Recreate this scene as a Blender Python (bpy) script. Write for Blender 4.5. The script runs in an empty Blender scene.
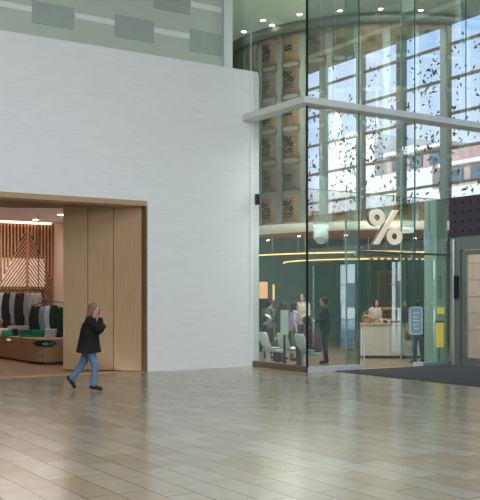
import bpy, bmesh, math, random
from mathutils import Vector, Matrix
random.seed(7)
S = bpy.context.scene
COL = S.collection
PI = math.pi
# ------------------------------------------------------------------ camera frame
F = 897.0; HZ = 298.5; H = 1.75
TH = math.atan2(575.0, 897.0)
ct, st = math.cos(TH), math.sin(TH)
def cw(xc, Z, h=0.0):            # camera-space right / depth / height -> world
    return Vector((xc*ct + Z*st, -xc*st + Z*ct, h))
def pz(px, Z, h=0.0): return cw((px-240)/F*Z, Z, h)
def fl(px, py):                  # floor point under a pixel of the photo
    Z = F*H/(py-HZ); return pz(px, Z, 0)
def zz(py, Z): return H + (HZ-py)*Z/F
RV = Vector((ct, -st, 0)); FV = Vector((st, ct, 0))
ROT_R = math.atan2(RV.y, RV.x)   # heading of "towards the right of the photo"

# ------------------------------------------------------------------ materials
def srgb(c):
    return tuple(((v/255)/12.92 if v/255 <= .04045 else ((v/255+.055)/1.055)**2.4) for v in c) + (1,)
MC = {}
def mat(name, c, rough=.6, metal=0, var=.0, scale=6, emit=0, ecol=None, bump=0, spec=.5, stretch=None):
    if name in MC: return MC[name]
    m = bpy.data.materials.new(name); m.use_nodes = True
    nt = m.node_tree; b = nt.nodes['Principled BSDF']
    col = srgb(c)
    b.inputs['Base Color'].default_value = col
    b.inputs['Roughness'].default_value = rough
    b.inputs['Metallic'].default_value = metal
    b.inputs['Specular IOR Level'].default_value = spec
    tc = nt.nodes.new('ShaderNodeTexCoord'); mp = nt.nodes.new('ShaderNodeMapping')
    nt.links.new(tc.outputs['Object'], mp.inputs['Vector'])
    if stretch: mp.inputs['Scale'].default_value = stretch
    nz = nt.nodes.new('ShaderNodeTexNoise'); nz.inputs['Scale'].default_value = scale; nz.inputs['Detail'].default_value = 5
    nt.links.new(mp.outputs[0], nz.inputs['Vector'])
    v = var if var else .03
    rmp = nt.nodes.new('ShaderNodeValToRGB')
    rmp.color_ramp.elements[0].position = .3; rmp.color_ramp.elements[1].position = .7
    rmp.color_ramp.elements[0].color = tuple(x*(1-v) for x in col[:3]) + (1,)
    rmp.color_ramp.elements[1].color = tuple(min(1, x*(1+v)) for x in col[:3]) + (1,)
    nt.links.new(nz.outputs['Fac'], rmp.inputs['Fac'])
    nt.links.new(rmp.outputs['Color'], b.inputs['Base Color'])
    if bump:
        bp = nt.nodes.new('ShaderNodeBump'); bp.inputs['Strength'].default_value = bump
        nt.links.new(nz.outputs['Fac'], bp.inputs['Height']); nt.links.new(bp.outputs[0], b.inputs['Normal'])
    if emit:
        b.inputs['Emission Color'].default_value = srgb(ecol or c); b.inputs['Emission Strength'].default_value = emit
    MC[name] = m; return m
def glass(name, tint, refl, rough=0.0, rcol=(1, 1, 1)):
    if name in MC: return MC[name]
    m = bpy.data.materials.new(name); m.use_nodes = True; nt = m.node_tree; nt.nodes.clear()
    o = nt.nodes.new('ShaderNodeOutputMaterial'); mx = nt.nodes.new('ShaderNodeMixShader')
    t = nt.nodes.new('ShaderNodeBsdfTransparent'); g = nt.nodes.new('ShaderNodeBsdfGlossy')
    t.inputs[0].default_value = (*tint, 1); g.inputs['Color'].default_value = (*rcol, 1); g.inputs['Roughness'].default_value = rough
    mx.inputs[0].default_value = refl
    nt.links.new(t.outputs[0], mx.inputs[1]); nt.links.new(g.outputs[0], mx.inputs[2]); nt.links.new(mx.outputs[0], o.inputs[0])
    MC[name] = m; return m
def wood(name, c, scale=(14, 14, .6), var=.14, rough=.5):
    return mat(name, c, rough=rough, var=var, scale=3, stretch=scale)

# ------------------------------------------------------------------ mesh builder
class MB:
    def __init__(s): s.b = bmesh.new()
    def box(s, x0, x1, y0, y1, z0, z1):
        r = bmesh.ops.create_cube(s.b, size=1)
        bmesh.ops.scale(s.b, vec=(abs(x1-x0), abs(y1-y0), abs(z1-z0)), verts=r['verts'])
        bmesh.ops.translate(s.b, vec=((x0+x1)/2, (y0+y1)/2, (z0+z1)/2), verts=r['verts']); return s
    def bar(s, p, q, w, d, up=(0, 0, 1)):      # rectangular bar from p to q
        p, q = Vector(p), Vector(q); t = (q-p).normalized(); up = Vector(up)
        a = t.cross(up)
        if a.length < 1e-4: a = t.cross(Vector((1, 0, 0)))
        a.normalize(); b = a.cross(t)
        vs = []
        for e in (p, q):
            for (i, j) in ((-1, -1), (1, -1), (1, 1), (-1, 1)):
                vs.append(s.b.verts.new(e + a*i*w/2 + b*j*d/2))
        f = s.b.faces.new
        f(vs[0:4][::-1]); f(vs[4:8])
        for k in range(4): f((vs[k], vs[(k+1) % 4], vs[4+(k+1) % 4], vs[4+k]))
        return s
    def cyl(s, p, q, r0, r1=None, seg=14):
        p, q = Vector(p), Vector(q); r1 = r0 if r1 is None else r1
        L = (q-p).length
        m = Matrix.Translation((p+q)/2) @ (q-p).to_track_quat('Z', 'Y').to_matrix().to_4x4()
        bmesh.ops.create_cone(s.b, cap_ends=True, segments=seg, radius1=r0, radius2=r1, depth=L, matrix=m); return s
    def ell(s, c, r, rot=None, seg=14):
        m = Matrix.Translation(c) @ (rot.to_4x4() if rot else Matrix.Identity(4)) @ Matrix.Diagonal((*r, 1))
        bmesh.ops.create_uvsphere(s.b, u_segments=seg, v_segments=max(8, seg*2//3), radius=1, matrix=m); return s
    def chain(s, pts, rad, seg=12):
        for i in range(len(pts)-1): s.cyl(pts[i], pts[i+1], rad[i], rad[i+1], seg)
        for p, r in zip(pts, rad): s.ell(p, (r, r, r), seg=seg)
        return s
    def loft(s, rings):                          # rings: (center, half-forward(x), half-side(y))
        n = 18; prev = None; first = None
        for c, rx, ry in rings:
            cur = [s.b.verts.new((c[0]+rx*math.cos(2*PI*k/n), c[1]+ry*math.sin(2*PI*k/n), c[2])) for k in range(n)]
            if prev:
                for k in range(n): s.b.faces.new((prev[k], prev[(k+1) % n], cur[(k+1) % n], cur[k]))
            else: first = cur
            prev = cur
        s.b.faces.new(first[::-1]); s.b.faces.new(prev); return s
    def prism(s, poly, z0, z1):
        a = [s.b.verts.new((x, y, z0)) for x, y in poly]; c = [s.b.verts.new((x, y, z1)) for x, y in poly]
        n = len(poly); s.b.faces.new(a[::-1]); s.b.faces.new(c)
        for k in range(n): s.b.faces.new((a[k], a[(k+1) % n], c[(k+1) % n], c[k]))
        return s
    def quad(s, a, b, c, d):
        s.b.faces.new([s.b.verts.new(v) for v in (a, b, c, d)]); return s
    def ring(s, cx, cz, rx, rz, t, y0, y1, n=28):  # elliptical annulus in XZ, thick along Y
        A = []
        for k in range(n):
            a = 2*PI*k/n; co, si = math.cos(a), math.sin(a)
            A.append([s.b.verts.new(v) for v in ((cx+rx*co, y0, cz+rz*si), (cx+(rx-t)*co, y0, cz+(rz-t)*si),
                                                 (cx+(rx-t)*co, y1, cz+(rz-t)*si), (cx+rx*co, y1, cz+rz*si))])
        for k in range(n):
            p, q = A[k], A[(k+1) % n]
            for j in range(4): s.b.faces.new((p[j], p[(j+1) % 4], q[(j+1) % 4], q[j]))
        return s
    def percent(s, w, h, y0, y1, t):
        s.ring(-w*.27, h*.26, w*.23, h*.24, t, y0, y1); s.ring(w*.27, -h*.26, w*.23, h*.24, t, y0, y1)
        x = w*.30; hh = h/2
        for k in (0,):
            P = [(-x-t*.6, -hh), (-x+t*.6, -hh), (x+t*.6, hh), (x-t*.6, hh)]
            a = [s.b.verts.new((u, y0, v)) for u, v in P]; c = [s.b.verts.new((u, y1, v)) for u, v in P]
            s.b.faces.new(a); s.b.faces.new(c[::-1])
            for k in range(4): s.b.faces.new((a[k], c[k], c[(k+1) % 4], a[(k+1) % 4]))
        return s
    def build(s, name, m, parent=None, loc=None, rot=0, bevel=0, smooth=False, remesh=0, **tags):
        bmesh.ops.recalc_face_normals(s.b, faces=s.b.faces)
        me = bpy.data.meshes.new(name); s.b.to_mesh(me); s.b.free()
        o = bpy.data.objects.new(name, me); COL.objects.link(o); me.materials.append(m)
        if parent: o.parent = parent
        if loc is not None: o.location = loc
        if rot: o.rotation_euler.z = rot
        if smooth:
            for p in me.polygons: p.use_smooth = True
        if remesh:
            r = o.modifiers.new('r', 'REMESH'); r.mode = 'VOXEL'; r.voxel_size = remesh; r.use_smooth_shade = True
            q = o.modifiers.new('s', 'SMOOTH'); q.factor = .5; q.iterations = 4
        if bevel:
            q = o.modifiers.new('b', 'BEVEL'); q.width = bevel; q.segments = 2; q.limit_method = 'ANGLE'
        for k, v in tags.items(): o[k] = v
        return o
def thing(name, label, cat, loc=(0, 0, 0), rot=0, group=None):
    o = bpy.data.objects.new(name, None); COL.objects.link(o); o.location = loc; o.rotation_euler.z = rot
    o.empty_display_size = .1
    o['label'] = label; o['category'] = cat
    if group: o['group'] = group
    return o
def sroot(name, loc=(0, 0, 0)):
    o = bpy.data.objects.new(name, None); COL.objects.link(o); o.location = loc; o['kind'] = 'structure'; return o
def box(*a): return MB().box(*a)
ST = dict(kind='structure')

# ------------------------------------------------------------------ palette
M_white = mat('white_paint', (222, 226, 229), .7, var=.02, scale=2)
M_whitegloss = mat('white_gloss', (228, 232, 230), .35)
M_steel = mat('brushed_steel', (190, 194, 196), .3, metal=.8, var=.05)
M_steelp = mat('pale_metal', (190, 200, 202), .4, metal=.2)
M_dark = mat('dark_metal', (30, 34, 36), .4, metal=.3)
M_black = mat('black_cloth', (18, 18, 22), .9, var=.3, scale=25)
M_oak = wood('oak_veneer', (188, 156, 122), var=.1)
M_oakdark = wood('oak_soffit', (134, 104, 76))
M_slat = wood('slat_wood', (170, 124, 94))
M_skin = mat('skin', (205, 160, 135), .55)
M_eye = mat('eye_dark', (30, 22, 20), .3)

# white wall: painted brick courses
def wall_mat():
    m = bpy.data.materials.new('painted_courses'); m.use_nodes = True; nt = m.node_tree; b = nt.nodes['Principled BSDF']; L = nt.links.new
    tc = nt.nodes.new('ShaderNodeTexCoord'); mp = nt.nodes.new('ShaderNodeMapping'); mp.inputs['Scale'].default_value = (2.2, 1, 30)
    L(tc.outputs['Object'], mp.inputs['Vector'])
    n = nt.nodes.new('ShaderNodeTexNoise'); n.inputs['Scale'].default_value = 1.0; n.inputs['Detail'].default_value = 4; L(mp.outputs[0], n.inputs['Vector'])
    r = nt.nodes.new('ShaderNodeValToRGB'); r.color_ramp.elements[0].position = .32; r.color_ramp.elements[1].position = .5
    r.color_ramp.elements[0].color = srgb((234, 237, 240)); r.color_ramp.elements[1].color = srgb((240, 243, 246))
    L(n.outputs['Fac'], r.inputs['Fac']); L(r.outputs['Color'], b.inputs['Base Color'])
    bp = nt.nodes.new('ShaderNodeBump'); bp.inputs['Strength'].default_value = .08; bp.inputs['Distance'].default_value = .01
    L(n.outputs['Fac'], bp.inputs['Height']); L(bp.outputs[0], b.inputs['Normal'])
    b.inputs['Roughness'].default_value = .75; return m
M_wall = wall_mat()
def floor_mat():
    m = bpy.data.materials.new('limestone_tiles'); m.use_nodes = True; nt = m.node_tree; b = nt.nodes['Principled BSDF']; L = nt.links.new
    tc = nt.nodes.new('ShaderNodeTexCoord'); sp = nt.nodes.new('ShaderNodeSeparateXYZ'); cb = nt.nodes.new('ShaderNodeCombineXYZ')
    L(tc.outputs['Object'], sp.inputs[0]); L(sp.outputs['Y'], cb.inputs['X']); L(sp.outputs['X'], cb.inputs['Y'])
    br = nt.nodes.new('ShaderNodeTexBrick'); br.inputs['Scale'].default_value = 1; br.inputs['Brick Width'].default_value = .92
    br.inputs['Row Height'].default_value = .31; br.inputs['Mortar Size'].default_value = .006; br.offset = .37; br.offset_frequency = 3
    br.inputs['Color1'].default_value = srgb((168, 162, 148)); br.inputs['Color2'].default_value = srgb((150, 137, 116)); br.inputs['Mortar'].default_value = srgb((92, 80, 66))
    L(cb.outputs[0], br.inputs['Vector'])
    n = nt.nodes.new('ShaderNodeTexNoise'); n.inputs['Scale'].default_value = 2.2; n.inputs['Detail'].default_value = 8
    L(tc.outputs['Object'], n.inputs['Vector'])
    r = nt.nodes.new('ShaderNodeValToRGB'); r.color_ramp.elements[0].position = .3; r.color_ramp.elements[1].position = .72
    r.color_ramp.elements[0].color = (.86, .83, .79, 1); r.color_ramp.elements[1].color = (1.05, 1.04, 1.03, 1)
    L(n.outputs['Fac'], r.inputs['Fac'])
    mx = nt.nodes.new('ShaderNodeMix'); mx.data_type = 'RGBA'; mx.blend_type = 'MULTIPLY'; mx.inputs[0].default_value = 1
    L(br.outputs['Color'], mx.inputs[6]); L(r.outputs['Color'], mx.inputs[7]); L(mx.outputs[2], b.inputs['Base Color'])
    n2 = nt.nodes.new('ShaderNodeTexNoise'); n2.inputs['Scale'].default_value = 9; L(tc.outputs['Object'], n2.inputs['Vector'])
    mr = nt.nodes.new('ShaderNodeMapRange'); mr.inputs['To Min'].default_value = .15; mr.inputs['To Max'].default_value = .25
    L(n2.outputs['Fac'], mr.inputs['Value']); L(mr.outputs[0], b.inputs['Roughness'])
    bp = nt.nodes.new('ShaderNodeBump'); bp.inputs['Strength'].default_value = .12; bp.inputs['Distance'].default_value = .004
    L(br.outputs['Fac'], bp.inputs['Height']); bp.invert = True; L(bp.outputs[0], b.inputs['Normal'])
    b.inputs['Specular IOR Level'].default_value = .5
    return m
M_floor = floor_mat()

# ------------------------------------------------------------------ main dimensions
YW = 19.27          # white wall plane
XG, YG = 12.75, 16.96   # glass corner of the cafe
XV = 17.45          # vestibule side
XF = 20.0           # daylight facade of the hall
HC = 11.2           # hall ceiling
ZB0, ZB1 = 6.30, 6.46   # beam
CC = 10.3           # cafe ceiling
XO = 9.645           # right end of shop opening
ZO = 3.96           # opening height

# ------------------------------------------------------------------ hall shell
box(-14, XF, -14, YG, -.2, 0).build('floor', M_floor, **ST)
box(-14, 12.9, YG, YW+.02, -.2, 0).build('floor', M_floor, **ST)
# white wall with the shop opening
w = MB(); w.box(-14, XO+.06, YW, YW+.45, ZO+.12, 7.6); w.box(XO+.06, 12.9, YW, YW+.45, 0, 7.6)
w.box(12.66, 12.92, YW-.02, YW+.0, 0, 7.52)
w.build('wall_front', M_wall, **ST)
box(-14, 12.4, YW+.45, 20.05, 7.3, 7.55).build('trim_1', M_white, **ST)
# oak lining around the shop opening
t = sroot('trim_2')
box(-14, XO+.06, YW-.03, YW+.5, ZO, ZO+.12).build('header', M_oak, t)
box(XO+.02, XO+.06, YW-.03, YW+.45, 0, ZO).build('jamb', M_oakdark, t)
P1 = Vector((9.64, 19.42, 0)); P2 = Vector((8.17, 20.75, 0))
d = (P2-P1); nrm = Vector((-d.y, d.x, 0)).normalized()*-1
if nrm.dot(-FV) < 0: nrm = -nrm
tw = sroot('wall_splay')
cuts = [0, .355, .68, 1]
for k in range(3):
    a = P1 + d*(cuts[k]+.004); b_ = P1 + d*(cuts[k+1]-.004)
    m = MB(); m.prism([(a.x, a.y), (b_.x, b_.y), (b_.x-nrm.x*.05, b_.y-nrm.y*.05), (a.x-nrm.x*.05, a.y-nrm.y*.05)], .02, ZO+.05)
    m.build('oak_panel', M_oak, tw)
bk = -nrm
MB().prism([((P1+bk*.05).x, (P1+bk*.05).y), ((P2+bk*.05).x, (P2+bk*.05).y), ((P2+bk*.35).x, (P2+bk*.35).y), ((P1+bk*.35).x, (P1+bk*.35).y)], 0, ZO+.3).build('panel_backing', M_oakdark, tw)
MB().prism([(-14, YW+.5), (XO, YW+.5), (P2.x+.2, P2.y+.2), (7.2, 21.6), (-14, 21.6)], ZO+.02, ZO+.3).build('trim_3', M_oakdark, **ST)
# frosted glazing above the wall
YU = 20.0
fr = sroot('window_1')
M_frost = mat('frosted_glass', (198, 208, 198), .5, var=.03, scale=.5)
box(-14, 12.25, YU, YU+.04, 7.3, HC).build('pane', M_frost, fr)
box(12.24, 12.5, YU-.14, YU+.1, 7.3, HC).build('mullion', mat('mullion_white', (214, 224, 226), .5), fr)
def up(px, y, Y=YU-.01):        # point of the frosted plane under a pixel
    u = (px-240)/F; t_ = Y/(ct-st*u); return (t_*(st+ct*u), H+(HZ-y)*t_/F)
M_fb = mat('frost_band', (238, 244, 241), .5); M_fd = mat('frost_block', (172, 184, 178), .5, var=.04)
def upquad(x0, y0, x1, y1, hpx, m, name):
    X0, Z0 = up(x0, y0); X1, Z1 = up(x1, y1); _, Zb = up((x0+x1)/2, (y0+y1)/2+hpx)
    zt = (Z0+Z1)/2
    box(X0, X1, YU-.012-(0 if 'band' in name else .006), YU-.002, Zb, zt).build(name, m, fr)
for (x0, y0, x1, y1) in ((-40, -5, 32, 5), (75, 12.5, 115, 20), (154, 27, 190, 34), (191, 1, 225, 8.5), (110, -14, 154, -6)):
    upquad(x0, y0, x1, y1, 5.5, M_fb, 'light_band')
for (x0, y0, x1, y1) in ((32, 0, 74, 8), (115, 14.5, 154, 21), (190, 29, 225, 35), (154, -14, 190, -7)):
    upquad(x0, y0, x1, y1, 22, M_fd, 'grey_block')

# other hall surfaces (behind / beside the camera)
M_hallwall = mat('hall_wall', (205, 207, 203), .8)
box(-14.2, -14, -14, YW, 0, HC).build('wall_left', M_hallwall, **ST)
box(-14, XF, -14.2, -14, 0, HC).build('wall_back', M_hallwall, **ST)
box(-14.2, XF, -14.2, 22, HC, HC+.2).build('ceiling', mat('hall_ceiling', (176, 186, 180), .8), **ST)

# ------------------------------------------------------------------ cafe shell
M_cceil = mat('cafe_ceiling', (196, 216, 204), .7, emit=.10)  # slight glow brightens the ceiling in place of light from below
M_green = mat('cafe_green', (130, 172, 156), .35, var=.08, scale=1.5)
M_cfloor = wood('cafe_floor', (150, 124, 98), (1, 6, 1), .12, .35)
box(12.4, 28, YG+.05, 32, CC, CC+.15).build('ceiling_cafe', M_cceil, **ST)
m = MB(); m.box(12.9, 28, YG, 32, -.2, 0); m.build('floor_cafe', M_cfloor, **ST)
box(12.9, 28, 31, 31.2, 0, CC).build('wall_cafe_back', M_green, **ST)
box(27, 27.2, YG, 31, 0, CC).build('wall_cafe_right', M_green, **ST)
box(12.4, 12.6, 20.2, 31, 0, CC).build('wall_cafe_left', mat('cafe_dark', (84, 96, 90), .7), **ST)
# drum of the mezzanine
R0 = 5.5; DC = cw(4.8, 32.3)
def dr(phi, r, z=0):
    a = math.radians(phi); n = -FV*math.cos(a) - RV*math.sin(a)
    v = DC + n*r; return Vector((v.x, v.y, z)), n
def arcband(r0, r1, z0, z1, a0=-75, a1=100, n=90):
    mb = MB(); prev = None
    for k in range(n+1):
        ph = a0+(a1-a0)*k/n
        cur = [mb.b.verts.new(dr(ph, r, z)[0]) for r, z in ((r0, z0), (r1, z0), (r1, z1), (r0, z1))]
        if prev:
            for j in range(4): mb.b.faces.new((prev[j], prev[(j+1) % 4], cur[(j+1) % 4], cur[j]))
        else: mb.b.faces.new(cur)
        prev = cur
    mb.b.faces.new(prev[::-1]); return mb
A0, A1 = -62, 76
arcband(R0-.18, R0-.08, 4.05, CC, A0, A1).build('wall_mezzanine', mat('mezz_wall', (214, 222, 216), .7), smooth=True, **ST)
arcband(R0-.4, R0+.12, 3.83, 4.06, A0, A1).build('trim_4', mat('slab_edge', (246, 240, 224), .5, emit=.28), smooth=True, **ST)  # slab edge given a glow so it reads lit; no lamp in it
arcband(R0-.12, R0+.12, 10.02, 10.28, A0, A1).build('trim_5', mat('top_cove', (134, 142, 134), .6), smooth=True, **ST)
arcband(.6, R0+.1, 3.86, 3.98, A0, A1, 60).build('ceiling_lower', mat('warm_soffit', (196, 158, 120), .6, emit=.06), **ST)  # faint glow painted into the soffit, beyond what its downlights give

# ------------------------------------------------------------------ burlap sacks, one thing each
M_sack = [mat('burlap_a', (172, 146, 112), .9, var=.25, scale=14), mat('burlap_b', (154, 132, 104), .9, var=.25, scale=12), mat('burlap_c', (138, 120, 98), .9, var=.25, scale=12)]
M_ink = mat('sack_ink', (28, 26, 26), .9)
def sack_mesh(seed):
    rnd = random.Random(seed); b = bmesh.new(); NX, NZ = 14, 18
    w_, h_ = .33, .46; G = [[None]*(NZ+1) for _ in range(NX+1)]
    for i in range(NX+1):
        for j in range(NZ+1):
            u = -1+2*i/NX; v = -1+2*j/NZ
            x = u*w_*(1-.10*math.cos(v*PI/2)**2*0 - .07*(1-abs(v))**.5 + .05*abs(v)**3)
            z = v*h_*(1+.0*u) + (.035*abs(u)**3 - .02)*(1 if v > 0 else -1)*abs(v)**4
            y = -.13*max(0, (1-u*u))**.6*max(0, (1-v*v))**.5 - .01 + .012*math.sin(7*v+seed)+.008*math.sin(9*u+seed*2)
            G[i][j] = b.verts.new((x, y, z))
    for i in range(NX):
        for j in range(NZ): b.faces.new((G[i][j], G[i+1][j], G[i+1][j+1], G[i][j+1]))
    # flat back and ears at the four corners
    for sx in (-1, 1):
        for sz in (-1, 1):
            bmesh.ops.create_uvsphere(b, u_segments=8, v_segments=6, radius=1, matrix=Matrix.Translation((sx*w_*.96, 0, sz*(h_+.01))) @ Matrix.Diagonal((.04, .02, .035, 1)))
    bmesh.ops.recalc_face_normals(b, faces=b.faces)
    me = bpy.data.meshes.new('coffee_sack'); b.to_mesh(me); b.free()
    for p in me.polygons: p.use_smooth = True
    return me
SM = []
for k in range(3):
    me = sack_mesh(k); me.materials.append(M_sack[k]); SM.append(me)
mb = MB(); mb.percent(.38, .34, -.012, 0, .046); MARK = mb.build('printed_mark', M_ink).data
bpy.data.objects.remove(bpy.data.objects['printed_mark'])
mb = MB()
for r_ in range(2):
    x = -.16
    while x < .14:
        wdt = .02+.03*random.random(); hh = .03+.02*random.random()
        mb.ring(x+wdt/2, -r_*.085, wdt/2+.005, hh/1.3, .011, -.01, 0, 10); x += wdt+.018
LETT = mb.build('printed_lettering', M_ink).data
bpy.data.objects.remove(bpy.data.objects['printed_lettering'])
colname = {-27.5: 'ninth', -18.4: 'eighth', -9.3: 'seventh', -.2: 'sixth', 8.9: 'fifth', 18.0: 'fourth', 27.1: 'third', 36.2: 'second', 45.3: 'first'}
rows = ['bottom row', 'second row up', 'third row up', 'fourth row up', 'fifth row up', 'top row']
for ph in (45.3, 36.2, 27.1, 18.0, 8.9, -.2, -9.3, -18.4, -27.5):
    for r_ in range(6):
        z = 4.05+.5+r_*1.0
        # which of them stand in view
        pos, n = dr(ph, R0-.06, z)
        k = (int(ph*3)+r_*2) % 3
        has = (r_ + int(ph/9)) % 2 == 0 or r_ in (0, 2)
        o = thing('coffee_sack', 'burlap coffee sack%s, %s, %s column from the left' % (' with percent mark' if has else ' without percent mark', rows[r_], colname[ph]), 'sack', pos, math.atan2(n.x, -n.y), 'burlap sacks on the curved mezzanine wall')
        s_ = bpy.data.objects.new('sack_body', SM[k]); COL.objects.link(s_); s_.parent = o
        s_.scale = (1.0, 1, .98)
        if has:
            q = bpy.data.objects.new('printed_mark', MARK); COL.objects.link(q); q.parent = o; q.location = (0, -.15, .07)
            q = bpy.data.objects.new('printed_lettering', LETT); COL.objects.link(q); q.parent = o; q.location = (0, -.14, -.17); 
        else:
            q = bpy.data.objects.new('printed_lettering', LETT); COL.objects.link(q); q.parent = o; q.location = (0, -.15, .02); q.scale = (.9, 1, 1.3)
for r_ in (4, 5):
    for ph, nm in ((54.4, 'nearest'), (63.5, 'second')):
        pos, n = dr(ph, R0-.06, 4.55+r_)
        o = thing('coffee_sack', 'dim burlap sack left of the glass joint, %s, %s past the wall end' % (rows[r_], nm), 'sack', pos, math.atan2(n.x, -n.y), 'burlap sacks on the curved mezzanine wall')
        s_ = bpy.data.objects.new('sack_body', SM[2]); COL.objects.link(s_); s_.parent = o

# ------------------------------------------------------------------ glass box
GL = glass('glass_left', (.76, .86, .82), .10)
GR = glass('glass_right', (.62, .74, .70), .60, rcol=(.97, 1, .99))
GRL = glass('glass_right_low', (.82, .95, .90), .36, rcol=(.97, 1, 1))
GF = glass('glass_fin', (.62, .80, .76), .16)
GD = glass('glass_door', (.8, .9, .88), .12)
g = sroot('window_2')
MB().quad((XG, YG+.0, .1), (XG, YW, .1), (XG, YW, ZB0), (XG, YG, ZB0)).build('pane', GL, g)
box(XG-.03, XG+.06, YG, YW-.02, 0, .15).build('sill', mat('stone_sill', (120, 100, 84), .5), g)
g = sroot('window_3')
MB().quad((XG, YG+.0, ZB1), (XG, 19.37, ZB1), (XG, 19.37, CC+.6), (XG, YG, CC+.6)).build('pane', GL, g)
MB().quad((XG, 19.37, 7.6), (XG, 20.6, 7.6), (XG, 20.6, CC+.6), (XG, 19.37, CC+.6)).build('pane', GL, g)
box(XG-.012, XG+.012, 19.36, 19.38, 7.6, CC+.6).build('joint', M_steelp, g)
# right face : lower panes
X1, X2, X3 = 14.34, 16.2, 18.06
g = sroot('window_4')
for a, b_, z0, z1 in ((XG, X1, .1, ZB0), (X1, X2, 2.92, ZB0), (X2, XV, .1, ZB0)):
    zm = 4.34
    if z0 < zm: MB().quad((a+.006, YG, z0), (b_-.006, YG, z0), (b_-.006, YG, zm), (a+.006, YG, zm)).build('pane', GRL, g)
    MB().quad((a+.006, YG, zm+.01), (b_-.006, YG, zm+.01), (b_-.006, YG, z1), (a+.006, YG, z1)).build('pane', GR, g)
box(XG, X1, YG-.04, YG+.05, 0, .13).build('sill', mat('sill_bright', (206, 210, 218), .35), g)
box(X2+.25, XV, YG-.03, YG+.04, 0, .09).build('sill', mat('teal_sill', (120, 150, 155), .4), g)
box(XG, XV, YG-.012, YG+.012, 4.335, 4.35).build('joint', mat('joint_grey', (140, 158, 158), .4), g)
box(XG-.02, XG+.02, YG-.02, YG+.02, 0, CC+.6).build('corner_post', M_dark, g)
g = sroot('window_5')
xs = [XG, X1, X2, X3, 20.6]
for a, b_ in zip(xs, xs[1:]):
    MB().quad((a+.006, YG, ZB1), (b_-.006, YG, ZB1), (b_-.006, YG, CC+.6), (a+.006, YG, CC+.6)).build('pane', GR, g)
for x in xs[1:-1]:
    box(x-.011, x+.011, YG-.008, YG+.015, ZB1, CC+.6).build('joint', mat('joint_dark', (62, 92, 92), .4), g)
g = sroot('window_6')   # above the entrance vestibule
MB().quad((XV, YG, 4.42), (20.6, YG, 4.42), (20.6, YG, ZB0), (XV, YG, ZB0)).build('pane', GR, g)
# doors of the cafe
g = sroot('door_1')
for a, b_ in ((X1+.02, (X1+X2)/2-.01), ((X1+X2)/2+.01, X2-.02)):
    MB().quad((a, YG, .03), (b_, YG, .03), (b_, YG, 2.88), (a, YG, 2.88)).build('pane', GRL, g)
box(X1, XV, YG-.02, YG+.02, 2.875, 2.925).build('head_rail', mat('rail_grey', (104, 116, 112), .4, metal=.4), g)
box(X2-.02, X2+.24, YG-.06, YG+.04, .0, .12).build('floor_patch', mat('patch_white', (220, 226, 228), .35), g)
MB().cyl((X1+.12, YG-.05, .08), (X1+.12, YG-.05, 1.15), .016).build('reflection_line', mat('reflection_pale', (224, 232, 232), .35), g)  # pale rod stands in for a white reflection line on the glass
# glass fins with fittings
for i, x in enumerate((X1, X2)):
    g = sroot('trim_%d' % (6+i))
    MB().quad((x, YG+.02, .1), (x, YG+.5, .1), (x, YG+.5, CC), (x, YG+.02, CC)).build('fin', GF, g)
    box(x-.018, x+.018, YG+.49, YG+.515, .1, CC).build('fin_edge', mat('fin_edge', (170, 205, 205), .3), g)
    box(x-.014, x+.014, YG-.012, YG+.02, .1, ZB0).build('joint', mat('joint_teal', (64, 104, 112), .4), g)
    for z in (2.9, 4.34):
        f = MB()
        for sx in (-1, 1):
            for sz in (-1, 1):
                f.cyl((x, YG+.1, z), (x+sx*.1, YG+.01, z+sz*.1), .012); f.cyl((x+sx*.1, YG-.02, z+sz*.1), (x+sx*.1, YG+.02, z+sz*.1), .028)
        f.ell((x, YG+.1, z), (.035, .035, .035)); f.build('spider_fitting', M_steel, g)
g = sroot('trim_8')
MB().quad((17.98, YG+.02, ZB1), (17.98, YG+.3, ZB1), (17.98, YG+.3, CC), (17.98, YG+.02, CC)).build('fin', glass('fin_bright', (.8, .93, .92), .15), g)
box(17.9, 18.02, YG+.03, YG+.07, 4.42, CC).build('fin_edge', mat('fin_bright_edge', (205, 228, 226), .3), g)
# projecting beam around the box
w = .24
MB().prism([(XG-.27, YG-w), (22, YG-w), (22, YG+.08), (XG+.08, YG+.08), (XG+.08, YW), (XG-.33, YW)], ZB0, ZB1).build('trim_9', mat('beam_white', (228, 232, 230), .5), bevel=.012, **ST)
box(XG-.03, XG+.05, 19.02, 19.14, 4.15, 4.42).build('trim_10', M_dark, **ST)

# ------------------------------------------------------------------ percent sign
o = thing('percent_sign', 'glowing white percent sign hanging inside the cafe glass above the doors', 'sign', (15.30, YG+.12, zz(227, 22.6)), -.12)
mb = MB(); mb.percent(.98, .88, -.06, 0, .125); mb.build('lit_face', mat('sign_lit', (255, 236, 222), .5, emit=.75, ecol=(255, 222, 204)), o)
mb = MB(); mb.percent(1.0, .90, 0, .10, .135); mb.build('return_edge', mat('sign_edge', (120, 140, 138), .5), o, loc=(-.0, 0, 0))
MB().cyl((-.25, .05, .4), (-.25, .05, 6.6), .006).cyl((.25, .05, .4), (.25, .05, 6.6), .006).build('hanging_wire', M_steelp, o)

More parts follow.
